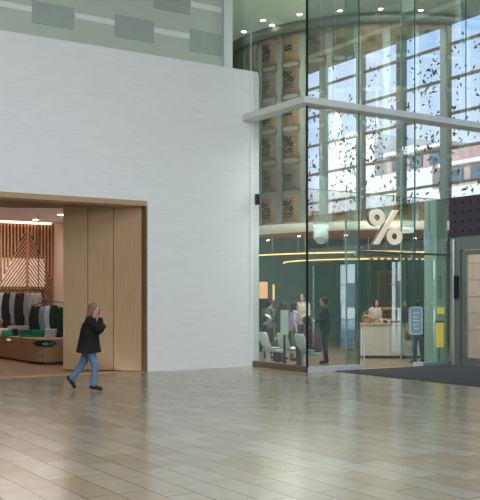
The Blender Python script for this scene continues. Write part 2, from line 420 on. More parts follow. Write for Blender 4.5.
# ------------------------------------------------------------------ cafe lights
M_bulb = mat('bulb', (255, 250, 238), .5, emit=14, ecol=(255, 246, 232))
M_trimw = mat('lamp_trim', (200, 206, 200), .5)
def downlight(p, lab, grp, e=M_bulb, r=.075):
    o = thing('downlight', lab, 'ceiling light', p, 0, grp)
    MB().cyl((0, 0, 0), (0, 0, -.02), r*1.35, r*1.35, 20).build('trim_ring', M_trimw, o)
    MB().cyl((0, 0, -.02), (0, 0, -.035), r, r, 20).build('lens', e, o)
pts = [(243.7, 31, 'far left by the white mullion'), (263, 19.5, 'above the second sack column'), (272, 24.5, 'second pair, lower, left of the glass corner'),
       (299.5, 13.7, 'nearer one just left of the glass corner'), (305, 20, 'lower one touching the glass corner line'), (339.6, 10, 'upper of the pair right of the corner'),
       (341, 16, 'lower of the pair right of the corner'), (380.6, 8.3, 'upper of the middle pair'), (378.5, 14.6, 'lower of the middle pair'),
       (420.7, 9.6, 'upper of the right pair'), (414, 15.6, 'lower of the right pair'), (447, 18, 'alone near the bright fin'), (401, 2, 'near the top edge between middle and right pairs'), (270, 3, 'near the top edge over the sacks'), (325, 4, 'near the top edge right of the corner')]
for px, py, l in pts[:12]:
    Z = (CC-H)*F/(HZ-py); downlight(pz(px, Z, CC), 'small round recessed downlight in the cafe ceiling, '+l, 'cafe ceiling downlights')
for px, py, l in ((299, 236, 'left of the glass corner'), (346, 235, 'left of the percent sign'), (268, 240, 'above the seated people'), (415, 238, 'right of the percent sign')):
    Z = (3.84-H)*F/(HZ-py); Z = max(29, Z); downlight(pz(px, Z, 3.855), 'warm downlight in the brown soffit below the sacks, '+l, 'soffit downlights', r=.05)
M_gold = mat('led_gold', (255, 214, 140), .5, emit=1.7, ecol=(255, 208, 130))
M_brass = mat('brass', (170, 130, 70), .35, metal=.7)
def ledrail(r, z, a0, a1, lab, drop):
    o = thing('light_rail', lab, 'light', (0, 0, 0), 0)
    arcband(r, r+.04, z, z+.035, a0, a1, 60).build('led_strip', M_gold, o)
    arcband(r-.01, r+.05, z+.036, z+.075, a0, a1, 60).build('rail_housing', M_brass, o)
    h = MB()
    for k in range(5):
        p, _ = dr(a0+(a1-a0)*(k+.5)/5, r+.02, z); h.cyl(p+Vector((0, 0, .07)), (p.x, p.y, 3.87), .008)
    h.build('hanger', M_brass, o)
    return o
ledrail(5.3, 3.13, -16, 52, 'upper curved gold light rail crossing the whole cafe front', 0)
ledrail(3.2, 3.02, -26, 98, 'lower curved gold light rail hung deeper in the cafe', 0)
# spotlights track between rails
o = thing('spotlight_track', 'dark track with a row of small spotlights under the gold rail', 'light', (0, 0, 0))
arcband(4.8, 4.83, 2.98, 3.0, -17, 10, 30).build('track', M_dark, o)
for k in range(11):
    p, _ = dr(-16+2.5*k, 4.82, 2.93); MB().cyl(p+Vector((0, 0, .06)), p-Vector((0, 0, .08)), .04, .05).build('spot_head', M_dark, o)
# pendants
def capsule_mat():
    if 'capsule' in MC: return MC['capsule']
    m = bpy.data.materials.new('capsule'); m.use_nodes = True; nt = m.node_tree; nt.nodes.clear()
    o = nt.nodes.new('ShaderNodeOutputMaterial'); mx = nt.nodes.new('ShaderNodeMixShader'); t = nt.nodes.new('ShaderNodeBsdfTransparent'); d = nt.nodes.new('ShaderNodeBsdfDiffuse')
    d.inputs[0].default_value = srgb((205, 220, 212)); mx.inputs[0].default_value = .28
    nt.links.new(t.outputs[0], mx.inputs[1]); nt.links.new(d.outputs[0], mx.inputs[2]); nt.links.new(mx.outputs[0], o.inputs[0]); MC['capsule'] = m; return m
def pendant(px, py0, py1, Z, wpx, lab):
    p = pz(px, Z, 0); z0, z1 = zz(py1, Z), zz(py0, Z); r = wpx/2*Z/F
    o = thing('pendant_lamp', lab, 'pendant light', (p.x, p.y, z0), 0, 'long capsule pendants')
    mb = MB(); mb.cyl((0, 0, r), (0, 0, z1-z0-r), r, r, 24); mb.ell((0, 0, r), (r, r, r), seg=24); mb.ell((0, 0, z1-z0-r), (r, r, r), seg=24)
    mb.build('shade', capsule_mat(), o, smooth=False)
    MB().cyl((0, 0, z1-z0), (0, 0, CC-z0), .01).build('cord', M_steelp, o)
pendant(321, 176, 244, 24.2, 15, 'long pale capsule pendant just right of the glass corner')
pendant(335, 112, 200, 24.5, 13, 'tall pale capsule pendant under the beam, right of the glass corner')
pendant(377, 192, 224, 24.4, 17, 'short pale capsule pendant directly behind the percent sign')
pendant(415, 148, 184, 24.4, 14, 'pale capsule pendant right of the percent sign')

# ------------------------------------------------------------------ cafe furniture
M_counter = mat('counter_front', (226, 214, 202), .6); M_ctop = wood('counter_top', (196, 150, 122), (3, 3, 3))
ca = fl(361, 358.5); 
o = thing('service_counter', 'pale cafe counter with a pinkish wooden top behind the glass doors', 'counter', ca, ROT_R)
W = 1.75
box(0, W, 0, .75, .08, .97).build('front_panel', M_counter, o, bevel=.01)
box(.03, W-.03, .05, .7, 0, .08).build('plinth', M_dark, o)
box(-.03, W+.03, -.03, .8, .97, 1.02).build('worktop', M_ctop, o, bevel=.006)
def onc(px, Z, z=1.02): v = pz(px, Z, z); return v
Zc = 26.6
# items on the counter
p = onc(367, Zc)
o = thing('wicker_basket', 'tan wicker basket full of pastries on the left end of the counter', 'basket', p)
MB().cyl((0, 0, 0), (0, 0, .16), .12, .17, 20).build('basket_body', mat('wicker', (190, 140, 96), .8, var=.3, scale=60), o)
MB().ring(0, .16, .16, .2, .02, -.015, .015, 24).build('basket_handle', mat('wicker2', (170, 120, 80), .8), o)
for k in range(5):
    a = k*1.26; q = MB(); q.ell((0, 0, 0), (.07, .05, .04)); q.ell((.04, .03, -.0), (.035, .03, .03)); q.ell((-.04, .03, -.0), (.035, .03, .03))
    q.build('croissant', mat('pastry', (214, 160, 104), .7, var=.3, scale=30), None, loc=p+Vector((.08*math.cos(a), .08*math.sin(a), .19+.02*(k % 2))), rot=a, smooth=True,
            label='small golden brown croissant heaped in the wicker basket', category='pastry', group='croissants in the basket')
for px, zx, c, hgt, nm in ((382, 26.45, (232, 226, 214), .1, 'white paper cup at the counter front, left of three'), (385.5, 26.5, (120, 84, 60), .1, 'brown paper cup on the counter between two pale cups'), (389, 26.4, (224, 214, 196), .09, 'cream paper cup on the counter, right of three')):
    o = thing('paper_cup', nm, 'cup', onc(px, zx)); MB().cyl((0, 0, 0), (0, 0, hgt), .03, .042, 18).build('cup_body', mat('cup%d' % int(px*2), c, .6), o)
    MB().cyl((0, 0, hgt), (0, 0, hgt+.015), .045, .04, 18).build('lid', mat('lid', (236, 236, 232), .4), o)
o = thing('espresso_machine', 'bronze espresso machine on the right half of the counter', 'coffee machine', onc(392, 26.75), ROT_R)
box(-.3, .22, -.2, .2, .06, .14).build('base', M_brass, o, bevel=.02)
box(-.28, .2, -.02, .2, .14, .4).build('boiler_body', mat('bronze', (120, 84, 56), .35, metal=.6), o, bevel=.04)
box(-.3, .22, -.18, .2, .38, .46).build('top_tray', M_brass, o, bevel=.015)
for x in (-.18, .08):
    MB().cyl((x, -.1, .3), (x, -.1, .38), .035).cyl((x, -.1, .31), (x, -.28, .29), .014).build('group_head', M_dark, o)
for x in (-.24, .16):
    for y in (-.14, .14): MB().cyl((x, y, 0), (x, y, .06), .02).build('foot', M_dark, o)
o = thing('coffee_grinder', 'dark coffee grinder with a glass hopper at the counter right end', 'grinder', onc(405.5, 26.7), ROT_R)
box(-.08, .08, -.1, .1, 0, .34).build('grinder_body', M_dark, o, bevel=.02)
MB().cyl((0, 0, .34), (0, 0, .5), .05, .1, 20).build('hopper', mat('hopper', (96, 70, 50), .2), o)
# back of cafe: brown door panel, picture, lamp
p = pz(390, 33.5)
o = thing('storage_door_panel', 'tall dark brown framed panel behind the counter', 'panel', p, ROT_R)
box(-.42, .42, 0, .08, 0, 2.72).build('panel_board', wood('dark_panel', (86, 66, 48)), o)
mb = MB(); mb.box(-.48, -.42, -.02, .1, 0, 2.78); mb.box(.42, .48, -.02, .1, 0, 2.78); mb.box(-.42, .42, -.02, .1, 2.72, 2.78); mb.build('panel_frame', wood('frame_tan', (130, 104, 74)), o)
p = pz(263.5, 29.5)
o = thing('wall_shelf_box', 'lit tan display niche on a stand, far left behind the capped people', 'display', p, ROT_R)
box(-.14, .14, 0, .15, 1.75, 2.3).build('lit_panel', mat('lit_tan', (230, 176, 130), .6, emit=.5, ecol=(230, 170, 120)), o)
box(-.18, .18, .15, .3, 0, 2.35).build('stand', M_dark, o)
p = pz(273.5, 28.6)
o = thing('floor_lamp', 'slim brass floor lamp beside the lit tan niche', 'lamp', p)
MB().cyl((0, 0, 0), (0, 0, .03), .14, .14, 20).build('base', M_brass, o); MB().cyl((0, 0, .03), (0, 0, 1.7), .012).build('pole', M_brass, o)
MB().cyl((0, 0, 1.7), (0, 0, 2.2), .035).build('lamp_shade', mat('lamp_gold', (240, 196, 120), .5, emit=.6), o)

# tandem bench, running parallel to the left glass
M_shell = mat('shell_white', (222, 232, 226), .4)
XB = 13.7
o = thing('tandem_bench', 'white beam bench with three moulded shell seats inside the corner glass', 'bench', (XB, 17.72, 0))
box(-.06, .06, 0, 2.45, .33, .40).build('beam', M_shell, o, bevel=.01)
for y in (.62, 2.25):
    box(-.05, .05, y-.05, y+.05, 0, .33).build('leg', M_shell, o, bevel=.008); box(-.25, .25, y-.05, y+.05, 0, .03).build('foot_bar', M_shell, o, bevel=.005)
def shell(yc, par):
    b = bmesh.new(); N = 14; Mx = 10; G = []
    prof = [(.26, .44), (.22, .425), (.1, .41), (-.02, .405), (-.12, .42), (-.19, .46), (-.23, .53), (-.26, .62), (-.29, .72), (-.31, .80), (-.32, .86)]
    for i, (x, z) in enumerate(prof):
        t = i/(len(prof)-1); hw = .23*(1-.12*t**2) if i < 10 else .15
        row = []
        for k in range(Mx+1):
            v = -1+2*k/Mx
            row.append(b.verts.new((x+.05*v*v*(1 if i > 4 else 0), yc+hw*v, z+.05*v*v*(1 if i <= 4 else 0))))
        G.append(row)
    for i in range(len(G)-1):
        for k in range(Mx): b.faces.new((G[i][k], G[i][k+1], G[i+1][k+1], G[i+1][k]))
    me = bpy.data.meshes.new('shell_seat'); b.to_mesh(me); b.free(); me.materials.append(M_shell)
    for p in me.polygons: p.use_smooth = True
    q = bpy.data.objects.new('shell_seat', me); COL.objects.link(q); q.parent = par
    md = q.modifiers.new('s', 'SOLIDIFY'); md.thickness = .025
for yc in (.45, 1.22, 2.1): shell(yc, o)
# white board on a post
p = fl(284.5, 367.9)
o = thing('menu_stand', 'narrow white board on a dark post beside the middle shell seat', 'sign stand', p, ROT_R)
box(-.1, .1, -.02, .02, .84, 1.46).build('board', M_shell, o, bevel=.004); MB().cyl((0, .03, .02), (0, .03, 1.3), .03).build('post', M_dark, o); MB().cyl((0, .03, 0), (0, .03, .02), .14).build('base', M_dark, o)
# column inside the glass by the entrance
box(17.06, 17.45, 17.05, 17.5, 0, 4.36).build('trim_11', mat('pale_green_column', (176, 204, 192), .5), **ST)
# notice screen, poster, painted yellow reflection
p = pz(429.5, 23.75, zz(238, 23.75))
o = thing('notice_screen', 'small pale blue notice screen hung above the right glass door', 'screen', p, 0)
box(-.17, .17, 0, .04, -.19, .17).build('screen_face', mat('notice_blue', (176, 206, 228), .5, emit=.25), o); MB().cyl((0, .02, .17), (0, .02, 3.0), .012).build('bracket', M_steelp, o)
xP = 16.22
o = thing('door_poster', 'white outlined pale blue poster on the glass by the cafe doors', 'poster', (xP, YG-.03, 1.18), 0)
box(-.2, .2, 0, .008, -.34, .34).build('poster_sheet', mat('poster_sheet', (150, 190, 206), .4), o)
mb = MB(); mb.box(-.22, -.19, -.005, .01, -.36, .36); mb.box(.19, .22, -.005, .01, -.36, .36); mb.box(-.22, .22, -.005, .01, .33, .36); mb.box(-.22, .22, -.005, .01, -.36, -.33)
mb.build('poster_border', mat('border_white', (226, 238, 240), .5), o)
mb = MB()
for z, x0, x1 in ((.2, -.12, .1), (.1, -.12, .04), (0, -.1, .12), (-.1, -.12, .06), (-.2, -.08, .1)): mb.box(x0, x1, -.006, 0, z-.018, z+.018)
mb.build('poster_lines', mat('border_white', (226, 238, 240), .5), o)
o = thing('yellow_reflection', 'yellow glowing sheet imitating a reflection on the column near the entrance', 'reflection', (17.16, 17.02, .0))
box(-.13, .13, 0, .02, .47, 1.12).build('reflection_sheet', mat('reflection_yellow', (246, 208, 70), .6, emit=.45), o)  # glowing yellow sheet stands in for a reflection in the glass
box(-.15, .15, -.01, .03, 1.12, 1.16).build('top_bar', M_dark, o); MB().cyl((0, .03, 0), (0, .03, .5), .012).build('stand', M_dark, o)
box(17.08, 17.34, 17.03, 17.05, 1.34, 1.52).build('yellow_reflection_patch', mat('reflection_yellow', (236, 206, 84)), label='small yellow patch imitating a reflection, above the yellow sheet', category='card')  # same glowing yellow, upper part of the imitated reflection

# ------------------------------------------------------------------ entrance vestibule and daylight facade
YV0 = 9.2
g = sroot('door_2')
M_frame = mat('frame_grey', (128, 136, 134), .4, metal=.3); M_post = mat('post_silver', (186, 192, 192), .28, metal=.6)
box(XV-.02, XV+.14, 16.58, 16.9, 0, 3.358).build('post', M_frame, g)
MB().cyl((XV-.04, 16.8, 0), (XV-.04, 16.8, 3.3), .06).build('round_post', M_post, g)
box(XV-.09, XV-.02, 16.62, 16.72, 1.75, 2.35).build('door_closer_box', M_dark, g)
box(XV-.02, XV+.16, YV0, 16.57, 3.02, 3.36).build('header', M_frame, g)
g3 = None
for k in range(5):
    y1 = 16.56-k*1.45; y0 = y1-1.4
    dd = sroot('door_%d' % (3+k))
    fa, fb = (.16, .12) if k == 0 else (.05, .05)
    mb = MB(); mb.box(XV+.02, XV+.08, y1-fa, y1, 0, 3.0); mb.box(XV+.02, XV+.08, y0, y0+fb, 0, 3.0); mb.box(XV+.02, XV+.08, y0+fb, y1-fa, 2.88, 3.0); mb.box(XV+.02, XV+.08, y0+fb, y1-fa, 0, .22)
    mb.build('door_frame', M_frame, dd)
    MB().quad((XV+.05, y0+fb, .22), (XV+.05, y1-fa, .22), (XV+.05, y1-fa, 2.88), (XV+.05, y0+fb, 2.88)).build('pane', GD, dd)
    MB().cyl((XV-.03, y0+.2, .8), (XV-.03, y0+.2, 1.6), .015).build('door_handle', M_steel, dd)
# perforated fascia
g = sroot('trim_12')
box(XV-.04, XV+.06, YV0, 16.93, 3.36, 4.4).build('fascia', mat('fascia_plum', (74, 60, 74), .5, var=.05), g)
mb = MB()
for i in range(10):
    for j in range(4):
        y = 16.72-i*.26; z = 3.5+j*.25; mb.cyl((XV-.045, y, z), (XV-.03, y, z), .04, .04, 12)
mb.build('perforation', mat('perf_dark', (34, 26, 36), .6), g)
box(XV+.06, XF, YV0, 16.93, 4.3, 4.4).build('ceiling_vestibule', mat('vest_roof', (90, 84, 90), .7), **ST)
M_pink = mat('vestibule_stone', (226, 198, 178), .6, var=.06, scale=3)
box(XV+.1, XF, 16.96, 17.05, 0, 4.4).build('wall_vestibule', M_pink, **ST)
mb = MB()
for z in (.9, 1.35, 1.8, 2.25, 2.7): mb.box(XV+.1, XF, 16.95, 16.96, z, z+.02)
mb.build('trim_13', mat('pink_joint', (200, 170, 150), .6), **ST)
# facade: low wall with glazed doors, tall glazing above
g = sroot('wall_right')
M_fw = mat('facade_low', (92, 108, 104), .6)
strips = [(7.3, 7.75), (8.95, 10.05), (11.7, 12.4), (13.6, 14.3), (15.0, 15.6)]
prev = -14
mb = MB()
for a, b_ in strips:
    mb.box(XF, XF+.2, prev, a, 0, 4.4); mb.box(XF, XF+.2, a, b_, 2.95, 4.4); prev = b_
mb.box(XF, XF+.2, prev, YG, 0, 4.4); mb.box(XF, XF+.2, -14, 3.0, 4.4, HC)
mb.build('low_wall', M_fw, g)
mb = MB()
for a, b_ in strips:
    c_ = (a+b_)/2; mb.box(XF+.05, XF+.1, c_-.02, c_+.02, 0, 2.95)
    for z in (1.0, 1.6, 2.2): mb.box(XF+.05, XF+.1, a, b_, z, z+.03)
mb.build('glazing_bars', M_steelp, g)
box(XF-.1, XF+.2, 3.0, YG, 10.1, HC).build('upper_wall', mat('facade_head', (150, 160, 152), .7), g)
box(XF-.25, XF-.1, 3.0, YG, 10.45, 10.6).build('cornice', mat('cornice', (206, 212, 204), .5), g)
M_mull = mat('mullion_brown', (176, 166, 146), .5)
g = sroot('window_7')
mb = MB()
for z in (4.4, 5.2, 6.25, 7.3, 8.36, 9.4): mb.box(XF-.03, XF+.06, 3.0, YG, z, z+.08)
mb.build('transom', M_mull, g)
mb = MB()
for y in (4.4, 6.4, 8.35, 10.4, 12.4, 14.35, 16.3): mb.box(XF-.1, XF+.05, y-.17, y+.17, 4.4, 10.1)
mb.build('mullion', mat('mullion_teal', (168, 190, 190), .5), g)
# leaf-shaped film marks on the glazing
mb = MB(); rr = random.Random(3)
for k in range(230):
    cy, cz = rr.uniform(3.3, 16.5), rr.uniform(4.6, 10)
    for q in range(rr.randint(2, 8)):
        y, z = cy+rr.gauss(0, .22), cz+rr.gauss(0, .2); 
        if not 4.5 < z < 10: continue
        s_ = rr.uniform(.04, .11); a = rr.uniform(0, PI)
        u = Vector((0, math.cos(a), math.sin(a)))*s_; v = Vector((0, -math.sin(a), math.cos(a)))*s_*.42; c0 = Vector((XF+.03, y, z))
        mb.b.faces.new([mb.b.verts.new(c0+w_) for w_ in (u, u*.3+v, -u, u*.3-v)])
mb.build('leaf_film_marks', mat('leaf_film', (58, 74, 74), .8), g)

# outdoors
box(XF+.2, 120, -90, YG, -.25, -.05).build('ground_outside', mat('paving', (188, 188, 184), .9), **ST)
M_brick = mat('brick_red', (192, 160, 148), .8, var=.2, scale=1)
M_cream = mat('cream_wall', (238, 236, 228), .8); M_win = mat('dark_window', (96, 112, 124), .3)
def bldg(y0, y1, h0, hw, x, lab, brickrows):
    o = thing('office_building', lab, 'building', (x, (y0+y1)/2, -.05))
    L = (y1-y0)/2
    box(0, 14, -L, L, 0, hw).build('white_podium', M_cream, o)
    if h0 > hw:
        box(2, 14, -L, L, hw, h0).build('brick_storey', M_brick, o)
        mb = MB(); z = hw+.6
        while z+1.1 < h0:
            y = -L+.8
            while y+1.4 < L: mb.box(1.9, 2.05, y, y+1.4, z, z+1.0); y += 2.2
            z += 1.9
        mb.build('window_row', M_win, o)
        mb = MB(); z = hw
        while z < h0+.1: mb.box(1.7, 14, -L-.1, L+.1, z, z+.28); z += 1.9
        mb.build('floor_band', M_cream, o)
    mb = MB(); y = -L+.6
    while y+2 < L: mb.box(-.05, .05, y, y+2, 1, 3.2); mb.box(-.05, .05, y, y+2, 5, 7); y += 3
    mb.build('podium_window', M_win, o)
bldg(-24, -16.5, 13.9, 12.0, 50, 'outdoor block with a white podium and brick upper floor opposite the hall', 2)
bldg(-33, -25.5, 16.2, 16.2, 52, 'tall plain white outdoor block opposite the hall', 0)
bldg(-15.5, -2, 13.2, 9.9, 48, 'long outdoor brick block with white floor bands opposite the hall', 3)
bldg(-50, -34.5, 10.2, 9.0, 50, 'low white outdoor block furthest back along the street', 1)

# ------------------------------------------------------------------ mats
M_mat = mat('mat_charcoal', (68, 68, 74), .95, var=.2, scale=40)
box(13.55, XV-.08, 8, YG-.06, 0, .014).build('entrance_mat', M_mat, label='large charcoal entrance mat in front of the glass doors', category='mat')

# ------------------------------------------------------------------ people
def hand(mb, w, dirv, side, s=1.0, curl=.5, seg=8):
    """palm, four bent fingers of unequal length and a thumb from the side of the palm; w wrist, dirv pointing, side thumb direction"""
    d = Vector(dirv).normalized(); sd = Vector(side); sd = (sd-d*sd.dot(d)).normalized(); nn = d.cross(sd).normalized()
    w = Vector(w)
    mb.chain([w, w+d*.045*s+sd*.018*s, w+d*.085*s+sd*.024*s], [.024*s, .022*s, .014*s], seg)
    mb.chain([w+d*.045*s-sd*.012*s, w+d*.085*s-sd*.028*s], [.02*s, .013*s], seg); mb.chain([w+d*.05*s, w+d*.09*s], [.022*s, .014*s], seg)
    for k, L in enumerate((.068, .078, .072, .055)):
        b0 = w+d*.088*s+sd*(.030-.019*k)*s
        m1 = b0+(d*math.cos(curl*.6)+nn*math.sin(curl*.6))*L*.5*s; m2 = m1+(d*math.cos(curl*1.5)+nn*math.sin(curl*1.5))*L*.5*s
        mb.chain([b0, m1, m2], [.0092*s, .0086*s, .0075*s], seg)
    t0 = w+d*.025*s+sd*.022*s; t1 = t0+(d*.6+sd*.8).normalized()*.038*s; t2 = t1+(d*.9+sd*.25+nn*.3).normalized()*.032*s
    mb.chain([t0, t1, t2], [.013*s, .0105*s, .009*s], seg)
def person(label, loc, rot, P, top, bottom, hair, shoe=(30, 28, 30), skin=(200, 155, 130), hairstyle='short', topname='jacket', botname='trousers', vox=.013,
           hem=.0, bulk=1.0, cap=None, group=None, loose=1.0, hands=None):
    o = thing('person', label, 'person', loc, rot, group)
    V = {k: Vector(v) for k, v in P.items() if k != 'tilt'}
    ms = mat('skin%d' % skin[0], skin, .55)
    hp, ch, nk, hd = V['hip'], V['chest'], V['neck'], V['head']
    # body: one continuous surface
    mb = MB()
    mb.loft([(hp+Vector((0, 0, -.08)), .09, .13), (hp, .105, .155), (hp.lerp(ch, .45), .09, .13), (ch, .11, .16), (ch.lerp(nk, .6), .09, .15), (nk, .055, .065)])
    mb.chain([nk-Vector((0, 0, .03)), hd-Vector((.01, 0, .07))], [.056, .05])
    fw = Vector(P.get('look', (1, 0, 0))).normalized(); tilt = Matrix.Rotation(P.get('tilt', 0), 3, 'Y')
    yaw = Matrix.Rotation(math.atan2(fw.y, fw.x), 3, 'Z'); R = yaw @ tilt
    def hl(x, y, z): return hd + R @ Vector((x, y, z))
    mb.ell(hl(-.012, 0, .02), (.095, .076, .098), R); mb.ell(hl(.022, 0, -.045), (.062, .055, .068), R)
    mb.ell(hl(.088, 0, -.012), (.018, .011, .024), R, 8); mb.ell(hl(.07, 0, -.058), (.018, .025, .012), R, 8); mb.ell(hl(.06, 0, -.096), (.022, .024, .018), R, 8)
    for s_ in (-1, 1): mb.ell(hl(-.005, s_*.076, -.008), (.02, .01, .03), R, 8)
    for s_ in ('L', 'R'):
        mb.chain([V['sh'+s_], V['el'+s_], V['ha'+s_]], [.05, .038, .026])
        d_ = V['ha'+s_]-V['el'+s_]; 
        hd_ = (hands or {}).get(s_, (d_, (0, -1 if s_ == 'L' else 1, .3), .9))
        hand(mb, V['ha'+s_], hd_[0], hd_[1], 1.0, hd_[2])
        mb.chain([V['hp'+s_], V['kn'+s_], V['an'+s_]], [.082, .055, .038]); mb.chain([V['an'+s_], V['to'+s_]], [.036, .026])
    mb.build('body', ms, o, remesh=vox*.8 if vox > .01 else vox)
    e = MB()
    for s_ in (-1, 1): e.ell(hl(.072, s_*.03, .012), (.01, .013, .008), R, 8)
    e.build('eyes', M_eye, o)
    # upper garment
    m_top = mat('cloth_%d_%d_%d' % top, top, .9, var=.22, scale=18)
    mb = MB(); b_ = bulk
    rings = [(hp+Vector((0, 0, -hem)), .135*b_*loose, .19*b_*loose)] if hem else [(hp+Vector((0, 0, -.06)), .13*b_, .175*b_)]
    rings += [(hp+Vector((0, 0, .03)), .128*b_*(1+(loose-1)*.8), .18*b_), (hp.lerp(ch, .5), .125*b_*(1+(loose-1)*.5), .168*b_), (ch, .135*b_, .185*b_), (ch.lerp(nk, .55), .115*b_, .18*b_), (ch.lerp(nk, .9), .075, .1), (nk+Vector((0, 0, .015)), .066, .07)]
    mb.loft(rings)
    for s_ in ('L', 'R'):
        cuff = V['el'+s_].lerp(V['ha'+s_], .93)
        mb.chain([V['sh'+s_].lerp(nk, .35), V['sh'+s_], V['el'+s_], cuff], [.07*b_, .074*b_, .056*b_, .042*b_])
    mb.build(topname, m_top, o, remesh=vox)
    # trousers
    mb = MB(); mb.loft([(hp+Vector((0, 0, -.1)), .1, .14), (hp, .122, .168), (hp+Vector((0, 0, .1)), .11, .15)])
    for s_ in ('L', 'R'): mb.chain([V['hp'+s_], V['hp'+s_].lerp(V['kn'+s_], .5), V['kn'+s_], V['an'+s_].lerp(V['kn'+s_], .06)], [.098, .088, .07, .056])
    mb.build(botname, mat('cloth_%d_%d_%d' % bottom, bottom, .9, var=.18, scale=20), o, remesh=vox)
    for s_ in ('L', 'R'):
        a, t_ = V['an'+s_], V['to'+s_]; dd = (t_-a).normalized(); dn = Vector(P.get('sole'+s_, (0, 0, -1))).normalized()
        he = a-dd*.03+dn*.035
        mb = MB(); mb.chain([he, a.lerp(t_, .45)+dn*.008, t_], [.042, .043, .036]); mb.chain([a-dd*.01, he], [.046, .042])
        mb.build('shoe', mat('shoe_%d' % shoe[0], shoe, .6), o, remesh=vox*.8)
    # hair
    mh = mat('hair_%d_%d' % (hair[0], hair[1]), hair, .7, var=.35, scale=30, stretch=(4, 4, 1))
    mb = MB(); mb.ell(hl(-.03, 0, .04), (.103, .094, .093), R)
    if hairstyle != 'short':
        mb.ell(hl(-.055, 0, -.03), (.075, .088, .11), R); L = .2 if hairstyle == 'long' else .13
        mb.ell(hl(-.07, 0, -.06-L/2), (.062, .095, .07+L/2), R)
        for s_ in (-1, 1): mb.chain([hl(-.01, s_*.075, .04), hl(-.015, s_*.085, -.05), hl(-.03, s_*.08, -.1-L*.6)], [.03, .034, .022])
    else: mb.ell(hl(-.05, 0, .0), (.072, .08, .08), R)
    mb.build('hair', mh, o, remesh=vox)
    if cap:
        mb = MB(); mb.ell(hl(-.012, 0, .065), (.108, .092, .075), R); mb.ell(hl(.1, 0, .052), (.075, .066, .011), R); mb.build('cap', mat('cap_%d' % cap[0], cap, .8), o, remesh=.01)
    return o
def standing(h=1.75, lean=0, arms='down', tw=.0):
    k = h/1.75; z = lambda v: v*k
    P = dict(hip=(0, 0, z(.94)), chest=(.01+lean*.5, 0, z(1.26)), neck=(0+lean, 0, z(1.47)), head=(.03+lean*1.2, 0, z(1.62)),
             hpL=(0, .085, z(.9)), hpR=(0, -.085, z(.9)), knL=(.03, .1, z(.49)), knR=(.0, -.1, z(.49)), anL=(.0, .11, z(.09)), anR=(-.04, -.11, z(.09)), toL=(.15, .13, .04), toR=(.11, -.13, .04),
             shL=(lean*.9, .175, z(1.41)), shR=(lean*.9, -.175, z(1.41)))
    if arms == 'down': P.update(elL=(-.02, .24, z(1.13)), haL=(.06, .25, z(.88)), elR=(-.02, -.24, z(1.13)), haR=(.06, -.25, z(.88)))
    elif arms == 'front': P.update(elL=(.04, .23, z(1.14)), haL=(.26, .12, z(1.12)), elR=(.04, -.23, z(1.14)), haR=(.26, -.1, z(1.14)))
    elif arms == 'phone': P.update(elL=(.02, .24, z(1.13)), haL=(.1, .2, z(.9)), elR=(.14, -.22, z(1.2)), haR=(.2, -.08, z(1.42)))
    return P
def seated(seat=.45, lean=.06, h=1.0):
    s0 = seat+.09
    return dict(hip=(-.08, 0, s0), chest=(-.08+lean, 0, s0+.32), neck=(-.06+lean*1.7, 0, s0+.53), head=(.0+lean*2.2, 0, s0+.67), tilt=.3,
                hpL=(-.04, .09, s0-.01), hpR=(-.04, -.09, s0-.01), knL=(.38, .12, s0+.0), knR=(.38, -.12, s0), anL=(.36, .13, .09), anR=(.42, -.13, .09), toL=(.5, .14, .04), toR=(.56, -.14, .04),
                shL=(-.07+lean*1.5, .175, s0+.47), shR=(-.07+lean*1.5, -.175, s0+.47), elL=(.0+lean, .22, s0+.2), haL=(.22, .1, s0+.14), elR=(lean, -.22, s0+.2), haR=(.22, -.08, s0+.16))
# --- the walking woman
wl = fl(94, 390.5)
P = dict(hip=(-.10, 0, .86), chest=(-.085, 0, 1.17), neck=(-.055, 0, 1.375), head=(0.0, 0, 1.535), tilt=.12,
         hpL=(-.10, .085, .84), hpR=(-.08, -.085, .84), knL=(-.24, .08, .48), anL=(-.45, .07, .22), toL=(-.385, .07, .065), soleL=(-.9, 0, -.1),
         knR=(.035, -.09, .47), anR=(-.005, -.09, .10), toR=(.15, -.10, .042),
         shL=(-.07, .165, 1.32), shR=(-.06, -.165, 1.32), elL=(.03, .22, 1.10), haL=(.17, .10, 1.22), elR=(.15, -.20, 1.16), haR=(.135, -.10, 1.36))
woman = person('person walking across the tiles in black jacket and blue jeans, hand raised to face', wl, ROT_R, P, (13, 13, 17), (104, 134, 172), (126, 102, 76), skin=(214, 172, 148),
       hairstyle='bob', topname='jacket', botname='jeans', vox=.009, hem=.13, loose=1.42, bulk=1.26,
       hands={'R': ((-.15, .12, 1), (-.6, .5, 0), .7), 'L': ((.6, -.6, .5), (0, -.3, 1), .9)})
o = MB(); o.box(-.005, .005, -.035, .035, -.07, .07)
o.build('phone', M_dark, None, loc=Vector(wl)+RV*.118+FV*(-.085+.0)*-1*-1+Vector((0, 0, 1.47)), rot=ROT_R+.35, bevel=.004, label='dark phone held in the raised hand of the walking person', category='phone')

